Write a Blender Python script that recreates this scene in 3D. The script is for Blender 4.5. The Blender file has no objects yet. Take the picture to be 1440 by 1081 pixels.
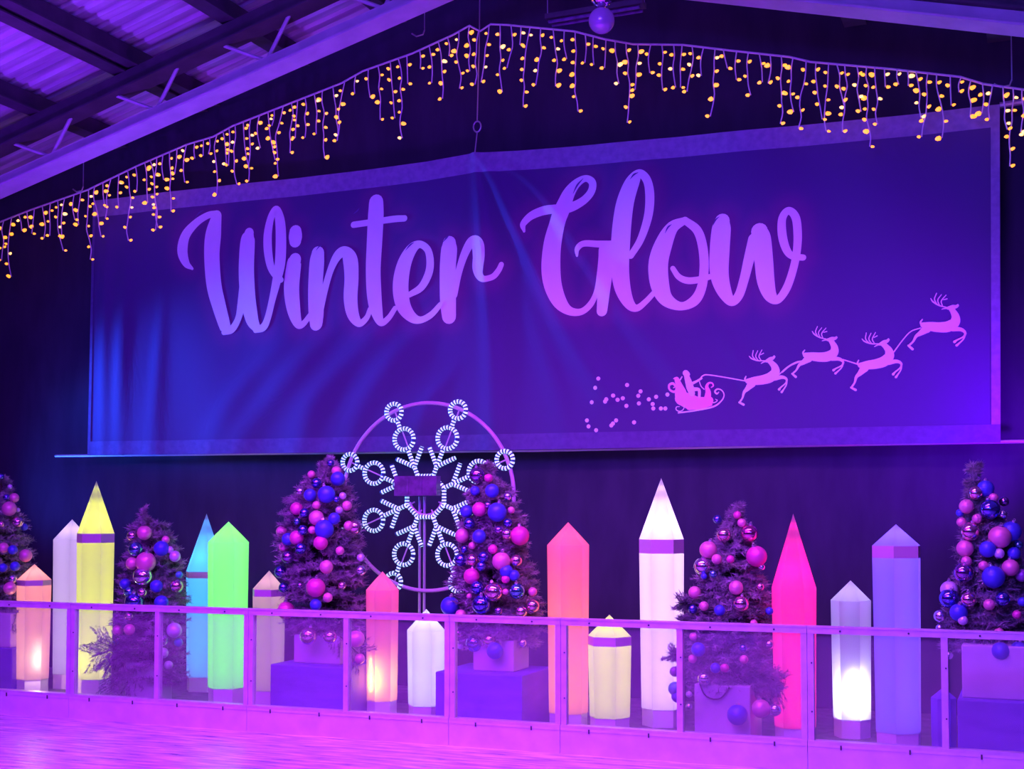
import bpy, math, random
import numpy as np
from mathutils import Vector, Matrix
random.seed(7)
COL = bpy.context.scene.collection
PI = math.pi
sc = bpy.context.scene

# ------------------------------------------------------------------ camera
F = 1844.0; YAW = 0.3786; PITCH = math.radians(2.5); SH = 102.5; H = 1.95
cam_d = bpy.data.cameras.new('camera'); cam = bpy.data.objects.new('camera', cam_d); COL.objects.link(cam)
cam.location = (0, 0, H); cam.rotation_euler = (PI/2 + PITCH, 0, YAW)
cam_d.sensor_width = 36; cam_d.lens = F*36/1440; cam_d.shift_y = SH/1440; cam_d.clip_end = 200
sc.camera = cam
RT = Vector((math.cos(YAW), math.sin(YAW), 0))
FW = Vector((-math.sin(YAW)*math.cos(PITCH), math.cos(YAW)*math.cos(PITCH), math.sin(PITCH)))
UP = RT.cross(FW)
def ray(px, py): return FW*F + RT*(px-720) + UP*(540.5+SH-py)
def atY(px, py, Y):
    d = ray(px, py); return Vector((0, 0, H)) + d*(Y/d.y)
def atZ(px, py, Z=0.0):
    d = ray(px, py); return Vector((0, 0, H)) + d*((Z-H)/d.z)

# ------------------------------------------------------------------ materials
def mat(name, col=(.8,.8,.8), rough=.5, metal=0., emit=None, estr=0., spec=.5, coat=0., sss=0):
    m = bpy.data.materials.new(name); m.use_nodes = True
    b = m.node_tree.nodes['Principled BSDF']
    b.inputs['Base Color'].default_value = (*col, 1); b.inputs['Roughness'].default_value = rough
    b.inputs['Metallic'].default_value = metal; b.inputs['Specular IOR Level'].default_value = spec
    b.inputs['Coat Weight'].default_value = coat
    if emit:
        b.inputs['Emission Color'].default_value = (*emit, 1); b.inputs['Emission Strength'].default_value = estr
    return m
def noise_mat(name, c1, c2, scale=5, rough=.5, bump=0., metal=0., stretch=(1,1,1), spec=.5, detail=4, rr=None):
    m = mat(name, c1, rough, metal, spec=spec); nt = m.node_tree; b = nt.nodes['Principled BSDF']
    tc = nt.nodes.new('ShaderNodeTexCoord'); mp = nt.nodes.new('ShaderNodeMapping'); mp.inputs['Scale'].default_value = stretch
    n = nt.nodes.new('ShaderNodeTexNoise'); n.inputs['Scale'].default_value = scale; n.inputs['Detail'].default_value = detail
    r = nt.nodes.new('ShaderNodeValToRGB'); r.color_ramp.elements[0].color = (*c1,1); r.color_ramp.elements[1].color = (*c2,1)
    r.color_ramp.elements[0].position = .35; r.color_ramp.elements[1].position = .65
    nt.links.new(tc.outputs['Object'], mp.inputs[0]); nt.links.new(mp.outputs[0], n.inputs['Vector'])
    nt.links.new(n.outputs['Fac'], r.inputs[0]); nt.links.new(r.outputs[0], b.inputs['Base Color'])
    if bump:
        bp = nt.nodes.new('ShaderNodeBump'); bp.inputs['Strength'].default_value = bump; bp.inputs['Distance'].default_value = .02
        nt.links.new(n.outputs['Fac'], bp.inputs['Height']); nt.links.new(bp.outputs[0], b.inputs['Normal'])
    if rr:
        mr = nt.nodes.new('ShaderNodeMapRange'); mr.inputs[3].default_value, mr.inputs[4].default_value = rr
        nt.links.new(n.outputs['Fac'], mr.inputs[0]); nt.links.new(mr.outputs[0], b.inputs['Roughness'])
    return m
M = {}
M['wall'] = noise_mat('black_drape', (.036,.028,.072), (.048,.037,.088), 2.2, .95, .1, stretch=(2,1,.6), spec=.1)
M['roof'] = noise_mat('roof_sheet', (.36,.34,.40), (.62,.60,.66), 3, .5, .1, stretch=(.3,3,.3))
M['steel'] = noise_mat('painted_steel', (.55,.52,.60), (.66,.62,.70), 4, .5, .05)
M['darksteel'] = noise_mat('dark_steel', (.05,.045,.06), (.08,.07,.09), 4, .6, .05)
M['ice'] = noise_mat('ice', (.42,.40,.47), (.97,.93,.97), 3.2, .3, 1.0, stretch=(.8,4.5,1), detail=7, rr=(.16,.5))
M['floor'] = noise_mat('concrete', (.10,.10,.11), (.20,.19,.20), 8, .8, .3)
M['frame'] = noise_mat('barrier_aluminium', (.60,.56,.64), (.70,.66,.74), 9, .42, .04, metal=.15)
M['kick'] = noise_mat('kick_board', (.66,.62,.70), (.76,.72,.8), 5, .45, .05)
M['bolt'] = mat('bolt', (.12,.1,.14), .4, .6)
M['box'] = noise_mat('dark_plinth', (.14,.06,.58), (.19,.09,.68), 3, .6, .1, stretch=(1,1,3))
M['planter'] = noise_mat('planter', (.52,.48,.58), (.60,.56,.66), 3, .6, .1)
M['needle'] = noise_mat('fir_needles', (.16,.17,.18), (.42,.38,.44), 9, .65, 0, spec=.3)
M['bark'] = noise_mat('bark', (.05,.035,.03), (.09,.07,.06), 20, .9, .5)
M['wire'] = mat('white_wire', (.75,.7,.8), .5)
M['cable'] = mat('dark_cable', (.04,.04,.05), .5)
M['rod'] = mat('rod', (.5,.4,.6), .35, .5)
M['hoop'] = mat('hoop', (.62,.42,.70), .4)
M['ctrl'] = noise_mat('control_box', (.10,.05,.16), (.2,.08,.3), 12, .4, .1)
M['chain'] = mat('chain', (.5,.48,.55), .4, .6)
M['led'] = mat('led_warm', (1,.6,.1), .3, emit=(1.0,.27,.008), estr=2.1)
M['led2'] = mat('led_pale', (1,.8,.5), .3, emit=(1.0,.45,.06), estr=2.0)
M['rope_on'] = mat('rope_on', (.9,1,1), .3, emit=(.42,.85,1.0), estr=.85)
M['rope_off'] = mat('rope_off', (.03,.06,.22), .3)
M['band'] = mat('lantern_band', (.52,.36,.46), .6)
M['base'] = mat('lantern_base', (.78,.72,.78), .6)
for k, c in dict(P=(.80,.30,.46), M=(.80,.09,.42), B=(.07,.09,.62), L=(.66,.62,.78), T=(.08,.42,.60), U=(.32,.14,.48), R=(.8,.12,.16)).items():
    M['b'+k] = mat('bauble_matte_'+k, c, .38, .25)
    M['g'+k] = mat('bauble_gloss_'+k, tuple(.35+.6*x for x in c) if k in 'PL' else tuple(min(1,.10+x) for x in c), .09, .92)
M['cap'] = mat('bauble_cap', (.7,.65,.7), .3, .9)

def shell_mat():
    m = bpy.data.materials.new('lantern_shell'); m.use_nodes = True; nt = m.node_tree; nt.nodes.clear()
    o = nt.nodes.new('ShaderNodeOutputMaterial'); a = nt.nodes.new('ShaderNodeBsdfTranslucent'); d = nt.nodes.new('ShaderNodeBsdfDiffuse')
    mx = nt.nodes.new('ShaderNodeMixShader'); mx.inputs[0].default_value = .13
    a.inputs[0].default_value = (.66,.66,.66,1); d.inputs[0].default_value = (.5,.5,.5,1)
    nt.links.new(a.outputs[0], mx.inputs[1]); nt.links.new(d.outputs[0], mx.inputs[2]); nt.links.new(mx.outputs[0], o.inputs[0])
    return m
M['shell'] = shell_mat()
def pane_mat():
    m = bpy.data.materials.new('acrylic_pane'); m.use_nodes = True; nt = m.node_tree; nt.nodes.clear()
    o = nt.nodes.new('ShaderNodeOutputMaterial'); t = nt.nodes.new('ShaderNodeBsdfTransparent'); t.inputs[0].default_value = (.97,.97,.98,1)
    g = nt.nodes.new('ShaderNodeBsdfGlossy'); g.inputs['Roughness'].default_value = .08; d = nt.nodes.new('ShaderNodeBsdfDiffuse'); d.inputs[0].default_value = (.8,.78,.84,1)
    n = nt.nodes.new('ShaderNodeTexNoise'); n.inputs['Scale'].default_value = 2.5; n.inputs['Detail'].default_value = 5
    mr = nt.nodes.new('ShaderNodeMapRange'); mr.inputs[3].default_value = .04; mr.inputs[4].default_value = .13
    nt.links.new(n.outputs['Fac'], mr.inputs[0])
    m1 = nt.nodes.new('ShaderNodeMixShader'); nt.links.new(mr.outputs[0], m1.inputs[0]); m2 = nt.nodes.new('ShaderNodeMixShader'); m2.inputs[0].default_value = .035
    nt.links.new(t.outputs[0], m1.inputs[1]); nt.links.new(d.outputs[0], m1.inputs[2]); nt.links.new(m1.outputs[0], m2.inputs[1]); nt.links.new(g.outputs[0], m2.inputs[2]); nt.links.new(m2.outputs[0], o.inputs[0])
    return m
M['pane'] = pane_mat()

# ------------------------------------------------------------------ mesh helpers
class MB:
    def __init__(s): s.v = []; s.f = []; s.mi = []
    def add(s, vs, fs, mi=0):
        b = len(s.v); s.v += [tuple(v) for v in vs]; s.f += [tuple(b+i for i in f) for f in fs]; s.mi += [mi]*len(fs)
    def box(s, a, b, mi=0):
        x0,y0,z0 = a; x1,y1,z1 = b
        s.add([(x0,y0,z0),(x1,y0,z0),(x1,y1,z0),(x0,y1,z0),(x0,y0,z1),(x1,y0,z1),(x1,y1,z1),(x0,y1,z1)],
              [(0,3,2,1),(4,5,6,7),(0,1,5,4),(1,2,6,5),(2,3,7,6),(3,0,4,7)], mi)
    def beam(s, p, q, w, h, mi=0, up=Vector((0,0,1))):
        p = Vector(p); q = Vector(q); d = (q-p).normalized(); sd = d.cross(up).normalized(); u = sd.cross(d)
        vs = [e + sd*a*w/2 + u*b*h/2 for e in (p, q) for a, b in ((-1,-1),(1,-1),(1,1),(-1,1))]
        s.add(vs, [(0,1,2,3),(4,7,6,5),(0,4,5,1),(1,5,6,2),(2,6,7,3),(3,7,4,0)], mi)
    def tube(s, pts, r, n=8, closed=False, mis=None, caps=True):
        pts = [Vector(p) for p in pts]; N = len(pts); rings = []; u = None
        for i, p in enumerate(pts):
            if closed: d = pts[(i+1) % N]-pts[i-1]
            else: d = pts[min(i+1, N-1)]-pts[max(i-1, 0)]
            if d.length < 1e-9: d = Vector((0,0,1))
            d.normalize()
            if u is None: u = d.orthogonal().normalized()
            u = (u - d*u.dot(d)); u = u.normalized() if u.length > 1e-6 else d.orthogonal().normalized()
            w = d.cross(u); rr = r[i] if isinstance(r, (list, tuple)) else r
            rings.append([p + (u*math.cos(2*PI*k/n) + w*math.sin(2*PI*k/n))*rr for k in range(n)])
        b = len(s.v)
        for R in rings: s.v += [tuple(v) for v in R]
        for i in range(N if closed else N-1):
            j = (i+1) % N
            for k in range(n):
                s.f.append((b+i*n+k, b+i*n+(k+1) % n, b+j*n+(k+1) % n, b+j*n+k)); s.mi.append(mis[i % len(mis)] if mis else 0)
        if not closed and caps:
            s.f.append(tuple(b+k for k in reversed(range(n)))); s.mi.append(0)
            s.f.append(tuple(b+(N-1)*n+k for k in range(n))); s.mi.append(0)
    def build(s, name, mats, parent=None, smooth=False, loc=None):
        me = bpy.data.meshes.new(name); off = Vector(loc) if loc is not None else Vector((0,0,0))
        me.from_pydata([(v[0]-off.x, v[1]-off.y, v[2]-off.z) for v in s.v], [], s.f)
        if not isinstance(mats, (list, tuple)): mats = [mats]
        for m in mats: me.materials.append(m)
        if len(mats) > 1: me.polygons.foreach_set('material_index', s.mi)
        if smooth: me.polygons.foreach_set('use_smooth', [True]*len(me.polygons))
        me.update(); o = bpy.data.objects.new(name, me); COL.objects.link(o)
        if parent: o.parent = parent; o.location = off - parent.location if loc is not None else -parent.location
        elif loc is not None: o.location = off
        return o
def link(name, me, loc, parent=None, scale=1, rot=None):
    o = bpy.data.objects.new(name, me); COL.objects.link(o)
    if parent: o.parent = parent; o.location = Vector(loc)-parent.location
    else: o.location = loc
    o.scale = (scale,)*3 if not isinstance(scale, tuple) else scale
    if rot: o.rotation_euler = rot
    return o
def tag(o, label=None, cat=None, group=None, kind=None):
    if label: o['label'] = label
    if cat: o['category'] = cat
    if group: o['group'] = group
    if kind: o['kind'] = kind
    return o
def empty(name, loc, label, cat, group=None):
    o = bpy.data.objects.new(name, None); COL.objects.link(o); o.location = loc; o.empty_display_size = .1
    return tag(o, label, cat, group)
def catmull(pts, per=8, closed=False):
    P = [np.array(p, float) for p in pts]; n = len(P); out = []
    rng = range(n) if closed else range(n-1)
    for i in rng:
        p1, p2 = P[i], P[(i+1) % n]; p0 = P[i-1] if (i > 0 or closed) else 2*p1-p2; p3 = P[(i+2) % n] if (i+2 < n or closed) else 2*p2-p1
        for k in range(per):
            t = k/per; out.append(.5*((2*p1)+(-p0+p2)*t+(2*p0-5*p1+4*p2-p3)*t*t+(-p0+3*p1-3*p2+p3)*t**3))
    if not closed: out.append(P[-1])
    return out
def sphere_mesh(name, m, seg=24, rings=14, facet=False):
    b = MB(); b.v = [(0,0,1)]
    for i in range(1, rings):
        a = PI*i/rings
        for k in range(seg): b.v.append((math.sin(a)*math.cos(2*PI*k/seg), math.sin(a)*math.sin(2*PI*k/seg), math.cos(a)))
    b.v.append((0,0,-1))
    for k in range(seg): b.f.append((0, 1+k, 1+(k+1) % seg))
    for i in range(rings-2):
        for k in range(seg): a0 = 1+i*seg; b.f.append((a0+k, a0+seg+k, a0+seg+(k+1) % seg, a0+(k+1) % seg))
    l = len(b.v)-1; a0 = 1+(rings-2)*seg
    for k in range(seg): b.f.append((l, a0+(k+1) % seg, a0+k))
    me = bpy.data.meshes.new(name); me.from_pydata(b.v, [], b.f); me.materials.append(m)
    if not facet: me.polygons.foreach_set('use_smooth', [True]*len(me.polygons))
    me.update(); return me

# ------------------------------------------------------------------ building shell
YW = 13.55; YT = 12.0; YB = 10.24
rid = atY(680, -48, YW); le = atY(0, 262, YW); re_ = atY(1440, 30, YW)
sl = (rid.z-le.z)/(rid.x-le.x); sr = (rid.z-re_.z)/(re_.x-rid.x)
XL = rid.x-12; XR = rid.x+12; Y0 = -6.0
def roofz(x): return rid.z - (sl*(rid.x-x) if x < rid.x else sr*(x-rid.x))
def on_roof(px, py, off=0.):
    d = ray(px, py); o = Vector((0,0,H))
    # plane z = rid.z - sl*(rid.x-x) - off  (left) or right version
    for sgn, s_ in ((1, sl), (-1, sr)):
        # z = A + B x
        Bc = s_*sgn; A = rid.z-off - Bc*rid.x
        den = d.z - Bc*d.x
        t = (A - o.z)/den; p = o+d*t
        if (sgn == 1) == (p.x < rid.x) and t > 0: return p
    return p
b = MB(); b.add([(XL,YW,0),(XR,YW,0),(XR,YW,roofz(XR)),(rid.x,YW,rid.z),(XL,YW,roofz(XL)),
                 (XL,YW+.2,0),(XR,YW+.2,0),(XR,YW+.2,roofz(XR)),(rid.x,YW+.2,rid.z),(XL,YW+.2,roofz(XL))],
                [(0,1,2,3,4),(9,8,7,6,5),(0,5,6,1),(1,6,7,2),(2,7,8,3),(3,8,9,4),(4,9,5,0)])
tag(b.build('wall_back', M['wall']), kind='structure')
for nm, x, dx in (('wall_left', XL, -.2), ('wall_right', XR, .2)):
    b = MB(); b.box((min(x,x+dx), Y0, 0), (max(x,x+dx), YW+.2, roofz(x))); tag(b.build(nm, M['wall']), kind='structure')
b = MB(); b.box((XL, YB+.04, -.1), (XR, YW, 0)); tag(b.build('floor', M['floor']), kind='structure')
b = MB(); n = 90; m_ = 40
b.box((XL, Y0, -.1), (XR, YB+.02, 0)); tag(b.build('ice_sheet', M['ice']), 'glossy ice rink surface lit magenta in front of the barrier', 'ice rink')
# corrugated roof, ribs run down the slope
def roof_side(xa, xb):
    b = MB(); ys = []; y = Y0
    prof = [(0,0),(.10,0),(.13,.035),(.17,.035)]
    while y < YW+.2:
        for dy, dz in prof: ys.append((y+dy, dz))
        y += .20
    nx = 2; vs = []
    for x in (xa, xb):
        for yy, dz in ys: vs.append((x, yy, roofz(x)+dz))
    k = len(ys)
    b.add(vs, [(i, i+1, k+i+1, k+i) for i in range(k-1)])
    return b
b = roof_side(XL, rid.x-.001); b2 = roof_side(rid.x+.001, XR); b.add(b2.v, b2.f)
tag(b.build('ceiling', M['roof']), kind='structure')
# purlins running towards the back wall
for px, py in ((253,117),(410,57),(147,173),(60,0),(560,5),(1180,-60),(1400,-40)):
    p = on_roof(px, py); x = p.x; z = roofz(x)-.12
    b = MB(); b.box((x-.045, Y0+.2, z-.10), (x+.045, YW-.02, z+.10)); b.box((x-.11, Y0+.2, z-.115), (x+.11, YW-.02, z-.098))
    tag(b.build('trim_1', M['darksteel'], loc=(x, 5, z)), kind='structure')
# trusses parallel to the back wall
def chord(b, y, pl, pr, w, h):
    b.beam(pl, pr, w, h)
def truss(Y, dz, label):
    t = empty('roof_truss', (rid.x, Y, rid.z), label, 'roof truss', 'roof trusses')
    A = atY(0, 260, YT); Bc = atY(590, -2, YT); C = atY(1140, -2, YT); D = atY(1440, 30, YT)
    s1 = (Bc.z-A.z)/(Bc.x-A.x); s2 = (C.z-D.z)/(D.x-C.x)
    def bz(x):
        z1 = A.z + s1*(x-A.x); z2 = D.z + s2*(D.x-x); return min(z1, z2)
    xr = (D.z + s2*D.x - A.z + s1*A.x)/(s1+s2); zr = bz(xr)
    b = MB()
    for xa, xb in ((XL+.02, xr), (xr, XR-.02)):
        b.beam((xa, Y, bz(xa)), (xb, Y, bz(xb)), .10, .16); b.beam((xa, Y, bz(xa)-.08), (xb, Y, bz(xb)-.08), .30, .02)
    b.build('bottom_chord', M['steel'], t)
    b = MB(); off = .36
    for xa, xb in ((XL+.02, rid.x), (rid.x, XR-.02)):
        b.beam((xa, Y, roofz(xa)-off), (xb, Y, roofz(xb)-off), .12, .20); b.beam((xa, Y, roofz(xa)-off-.11), (xb, Y, roofz(xb)-off-.11), .26, .02)
    b.build('top_chord', M['darksteel'], t)
    nodes = [atY(p, 262-.45*p, YT).x for p in (-60, 72, 220, 375, 540)]
    nodes += [2*xr-x for x in nodes]
    for x in nodes:
        for dx in (-.55, .28):
            q = Vector((x+dx, Y, roofz(x+dx)-off-.1)); p = Vector((x, Y, bz(x)+.06))
            b = MB(); b.tube([p, q], .022, 6); b.build('web_member', M['steel'], t)
    return t
truss(YT, 0, 'steel roof truss with pale bottom chord just in front of the back wall')

# side plate: thin chains and hooks
def chain(pts, label):
    b = MB(); b.tube(pts, .008, 6); o = b.build('hanging_chain', M['chain'], loc=pts[-1]); tag(o, label, 'chain'); return o
p0 = atY(668, 214, 13.15)
t = empty('hanging_chain', atY(675,-40,13.15), 'long chain with a ring holding up the middle of the banner', 'chain')
b = MB()
pts = [atY(675,-44,13.15), atY(674,60,13.15), atY(671,170,13.15)]
b.tube(pts, .007, 6); b.tube([atY(671,186,13.15), p0], .007, 6); b.build('links', M['chain'], t)
b = MB(); c = atY(671,178,13.15); b.tube([c+Vector((.045*math.cos(a), 0, .06*math.sin(a))) for a in np.linspace(0, 2*PI, 15)[:-1]], .009, 6, closed=True); b.build('ring', M['chain'], t)
for px, y1, lab in ((597, 42, 'thin hanging wire with a hook left of the roof peak'), (1423, 112, 'thin hanging wire with a bent hook at the right end of the light string'), (117, 262, 'faint hanging wire with a hook above the left end of the banner')):
    top = on_roof(px, -40) if px < 1000 else Vector((0,0,0))
    a = atY(px, y1, 13.1); z1 = roofz(a.x)
    b = MB(); b.tube([(a.x, 13.1, z1), a], .006, 6)
    b.tube([a+Vector((-.0,0,0)), a+Vector((-.02,0,-.05)), a+Vector((-.10,0,-.06)), a+Vector((-.16,0,-.02))], .009, 6)
    tag(b.build('hook_wire', M['chain'], loc=a), lab, 'wire')

# fluorescent batten behind the mirror balls (unlit)
A = atY(770, 31, 11.9); B_ = atY(906, 9, 11.9)
t = empty('light_batten', (A+B_)/2, 'unlit double tube light batten behind the hanging balls', 'light fixture')
b = MB(); b.beam(A+Vector((0,0,.03)), B_+Vector((0,0,.03)), .16, .05); b.build('housing', M['darksteel'], t)
for dy in (-.05, .05):
    b = MB(); b.tube([A+Vector((.03,dy,-.02)), B_+Vector((-.03,dy,-.02))], .017, 8); b.build('tube', M['ctrl'], t)
b = MB()
for q in (A, B_): b.tube([q+Vector((0,0,.04)), (q.x, 11.9, roofz(q.x)-.01)], .005, 5)
b.build('suspension_wire', M['chain'], t)

# mirror balls
SM = sphere_mesh('ball', mat('pearl_ball', (.62,.42,.78), .22, .25, coat=.4), 48, 28)
SF = sphere_mesh('faceted_ball', mat('mirror_facets', (.9,.75,.9), .05, 1.0), 22, 16, True)
for (x, y, r, me, nm, lab) in ((846,29,18,SM,'hanging_ball','smooth pearly ball hanging under the mirror ball near the ridge'),(846,-5,15.5,SF,'mirror_ball','faceted mirror ball cut by the top edge of the picture')):
    c = atY(x, y, 11.0); R = (atY(x, y-r, 11.0)-c).length
    o = link(nm, me, c, scale=R); tag(o, lab, 'ball')
c = atY(846, -20, 11.0); b = MB(); b.tube([c, (c.x, 11.0, roofz(c.x))], .006, 6); tag(b.build('hook_wire', M['chain'], loc=c), 'wire from the roof that carries the mirror ball', 'wire')

# ------------------------------------------------------------------ banner
YBN = 13.22
topl = [(131,282),(300,263),(480,243),(600,228),(668,215),(730,212),(960,192),(1200,169),(1406,147)]
botl = [(124,640),(400,637),(700,633),(1000,628),(1407,622)]
def curve_px(l, n):
    W = [atY(x, y, YBN) for x, y in l]; xs = [w.x for w in W]; zs = [w.z for w in W]
    return xs, zs
tx, tz = curve_px(topl, 0); bx_, bz_ = curve_px(botl, 0)
# folds of the cloth: (pixel polyline, width m, amplitude m)
folds = [([(668,215),(676,300),(685,400),(692,500),(694,632)], .030, .10, .030),
         ([(668,215),(693,250),(722,310),(765,400),(800,470),(850,550)], .030, .10, .035),
         ([(668,215),(760,270),(850,400),(930,500),(985,565),(1010,620)], .03, .16, .020),
         ([(640,420),(560,500),(510,570),(490,632)], .10, .14, .028),
         ([(560,440),(480,520),(440,570),(420,632)], .10, .14, .026),
         ([(480,450),(400,540),(350,600),(330,636)], .10, .16, .024),
         ([(400,480),(330,560),(290,636)], .10, .14, .018),
         ([(640,520),(600,570),(585,632)], .06, .10, .020),
         ([(745,430),(780,540),(800,630)], .06, .12, .014),
         ([(180,330),(172,500),(168,636)], .06, .10, .020),
         ([(230,400),(222,520),(215,636)], .06, .10, .014),
         ([(150,300),(148,450),(146,636)], .04, .08, .016),
         ([(1020,470),(1060,560),(1075,624)], .05, .12, .012)]
FD = []
for pl, w0, w1, am in folds:
    P = [atY(x, y, YBN) for x, y in catmull(pl, 8)]
    FD.append((np.array([(p.x, p.z) for p in P]), w0, w1, am))
def disp(X, Z):
    X = np.asarray(X, float); Z = np.asarray(Z, float)
    D = .012*np.sin(X*1.9+.7)*np.sin(Z*1.1+1) + .006*np.sin(X*5.3+Z*1.7)
    for P, w0, w1, am in FD:
        d2 = np.full(X.shape, 1e9); tt = np.zeros(X.shape); n = len(P)
        for i in range(n-1):
            a = P[i]; e = P[i+1]-a; L = e@e
            t = np.clip(((X-a[0])*e[0]+(Z-a[1])*e[1])/L, 0, 1)
            q = (X-a[0]-t*e[0])**2 + (Z-a[1]-t*e[1])**2
            k = q < d2; d2 = np.where(k, q, d2); tt = np.where(k, (i+t)/(n-1), tt)
        w = w0+(w1-w0)*tt
        D = D + 1.7*am*np.exp(-d2/(2*w*w))*np.clip(.25+tt*2, 0, 1)*np.clip(1.05-tt*.5, 0, 1)
    return D
def onb(px, py, off=.004):
    p = atY(px, py, YBN); return p
# strokes: list of (letter, [ (x,y,w)...], cyclic)
def sA(p): return [(230+x/4, 230+y/4, w/4) for x, y, w in p]
def sB(p): return [(460+x/4, 230+y/4, w/4) for x, y, w in p]
def sC(p): return [(730+x/3.4286, 220+y/3.4286, w/3.4286) for x, y, w in p]
LET = [
 ('W', [sA([(165,592,14),(130,560,42),(110,490,62),(128,405,55),(185,335,42),(250,292,36),(300,282,34)]),
        sA([(300,297,62),(281,400,95),(273,520,92),(284,680,88),(312,800,80),(345,915,66),(350,935,50)]),
        sA([(340,948,30),(385,930,40),(420,870,38),(440,780,50),(460,640,60)]),
        sA([(485,392,56),(476,440,88),(468,600,94),(476,750,92),(498,870,78),(525,925,50)]),
        sA([(520,937,30),(565,920,42),(590,870,40),(615,770,40),(640,660,52),(658,560,62),(662,430,62),(655,320,56),(635,258,40),(607,300,40),(590,390,48),(590,480,50),(604,570,44),(630,625,36),(665,655,30)])]),
 ('i', [sA([(742,384,72),(742,400,78),(742,420,78),(742,436,70)]), sA([(740,540,70),(733,570,86),(722,700,90),(735,820,78),(760,900,50),(790,900,34),(828,850,28)])]),
 ('n', [sA([(868,505,76),(862,560,88),(855,700,86),(860,830,90),(862,900,76)]),
        sA([(880,840,40),(905,720,40),(940,600,40),(980,520,52),(1020,498,62),(1052,540,86),(1060,640,84),(1055,760,82),(1070,850,68),(1105,898,42),(1145,870,32),(1165,820,28)])]),
 ('t', [sA([(1197,218,84),(1195,300,92),(1188,450,90),(1182,600,86),(1188,740,84),(1202,830,70),(1230,895,40),(1270,870,32),(1305,815,28)]),
        sA([(1072,345,34),(1200,326,34),(1300,312,36),(1358,309,34)])]),
 ('e', [sB([(462,738,30),(530,695,42),(572,620,46),(582,550,44),(568,485,40),(525,455,40),(480,480,62),(440,550,80),(418,640,90),(416,730,90),(436,810,78),(480,865,56),(530,880,38),(590,850,36),(640,795,30)])]),
 ('r', [sB([(690,448,76),(688,490,94),(680,600,94),(682,750,96),(688,860,80)]),
        sB([(715,740,44),(740,620,40),(775,510,46),(815,440,56),(850,455,76),(858,520,76),(853,585,70),(862,630,50),(890,652,34),(935,638,32),(965,600,32),(980,568,30)])]),
 ('G', [sC([(30,365,10),(24,328,28),(55,290,38),(110,265,42),(170,256,42),(235,250,46),(305,215,40),(346,170,38),(352,125,36),(320,105,32),(275,130,44),(238,180,62),(212,250,74),(188,320,80),(163,420,88),(157,520,90),(168,620,82),(200,700,66),(245,745,42),(300,750,32),(345,715,30),(378,650,28),(405,560,50),(415,450,60)]),
        sC([(283,480,12),(285,448,26),(315,422,30),(380,422,32),(450,424,36)]),
        sC([(415,450,62),(418,560,66),(412,650,64),(402,745,52)])]),
 ('l', [sC([(540,478,32),(588,400,36),(624,290,42),(632,190,44),(618,115,40),(582,84,42),(548,125,72),(516,210,86),(500,300,92),(490,420,94),(488,540,88),(503,640,74),(535,712,50),(570,732,34),(612,700,28),(650,660,26)])]),
 ('o', [sC([(800,308,34),(738,345,62),(695,430,88),(672,520,96),(680,620,90),(712,690,66),(780,722,40),(845,695,50),(880,630,46),(892,530,44),(884,430,44),(858,355,42),(800,308,34)]),
        sC([(742,540,24),(770,580,28),(810,598,32),(860,595,32),(925,578,26)])]),
 ('w', [sC([(980,312,72),(975,350,92),(967,450,96),(965,560,90),(985,640,72),(1022,698,44),(1058,670,44),(1085,590,46),(1110,490,52),(1135,400,60)]),
        sC([(1160,362,80),(1168,400,94),(1180,500,90),(1190,600,84),(1212,670,62),(1248,690,40),(1288,640,40),(1318,560,38),(1338,470,38),(1344,380,40),(1334,295,40),(1300,262,36),(1270,300,38),(1270,380,42),(1290,450,38),(1320,482,32),(1370,488,30)])]),
]
def stroke_mesh(b, pts, depth, per=10):
    """ribbon with round ends lying on the cloth; pts are pixels, width px"""
    C = catmull(pts, per); W = []
    for x, y, w in C:
        p = atY(x, y, YBN); W.append((p.x, p.z, max(w, .5)*s_px(x, y)/2))
    P = np.array([(a, c) for a, c, _ in W]); R = np.array([r for _, _, r in W])
    keep = [0]
    for i in range(1, len(P)):
        if np.linalg.norm(P[i]-P[keep[-1]]) > .004: keep.append(i)
    P = P[keep]; R = R[keep]; n = len(P)
    L = []; Rr = []
    for i in range(n):
        d = P[min(i+1, n-1)]-P[max(i-1, 0)]; d = d/np.linalg.norm(d); nn = np.array((-d[1], d[0]))
        L.append(P[i]+nn*R[i]); Rr.append(P[i]-nn*R[i])
    def surf(q, off): return (q[0], YBN-float(disp(q[0], q[1]))-off, q[1])
    vs = []
    for i in range(n):
        for k in range(5): q = L[i]+(Rr[i]-L[i])*k/4; vs.append(q)
    vs = np.array(vs); D = disp(vs[:,0], vs[:,1])
    vv = [(v[0], YBN-d-depth, v[1]) for v, d in zip(vs, D)]
    fs = [(i*5+k, i*5+k+1, (i+1)*5+k+1, (i+1)*5+k) for i in range(n-1) for k in range(4)]
    b.add(vv, fs)
    for i, sg in ((0, -1), (n-1, 1)):
        c = P[i]; r = R[i]; e = [c+np.array((math.cos(a), math.sin(a)))*r for a in np.linspace(0, 2*PI, 17)[:-1]]
        q = np.array([c]+e); D = disp(q[:,0], q[:,1])
        b.add([(v[0], YBN-d-depth-(.0006 if i == 0 else .0016), v[1]) for v, d in zip(q, D)], [(0, 1+k, 1+(k+1) % 16) for k in range(16)])
    return P, R
def s_px(x, y):   # metres per pixel (horizontal/vertical mean) on the banner plane
    a = atY(x, y, YBN); c = atY(x+1, y, YBN); d = atY(x, y+1, YBN)
    return .5*((a-c).length + (a-d).length)
bc = (atY(124,640,YBN)+atY(1407,622,YBN))/2
ban = empty('banner', (bc.x, YBN, bc.z), 'long dark cloth banner on the back wall reading Winter Glow with sleigh and reindeer', 'banner')
M['letter'] = noise_mat('print_lilac', (.84,.80,.92), (.88,.84,.95), 2, .7)
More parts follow.
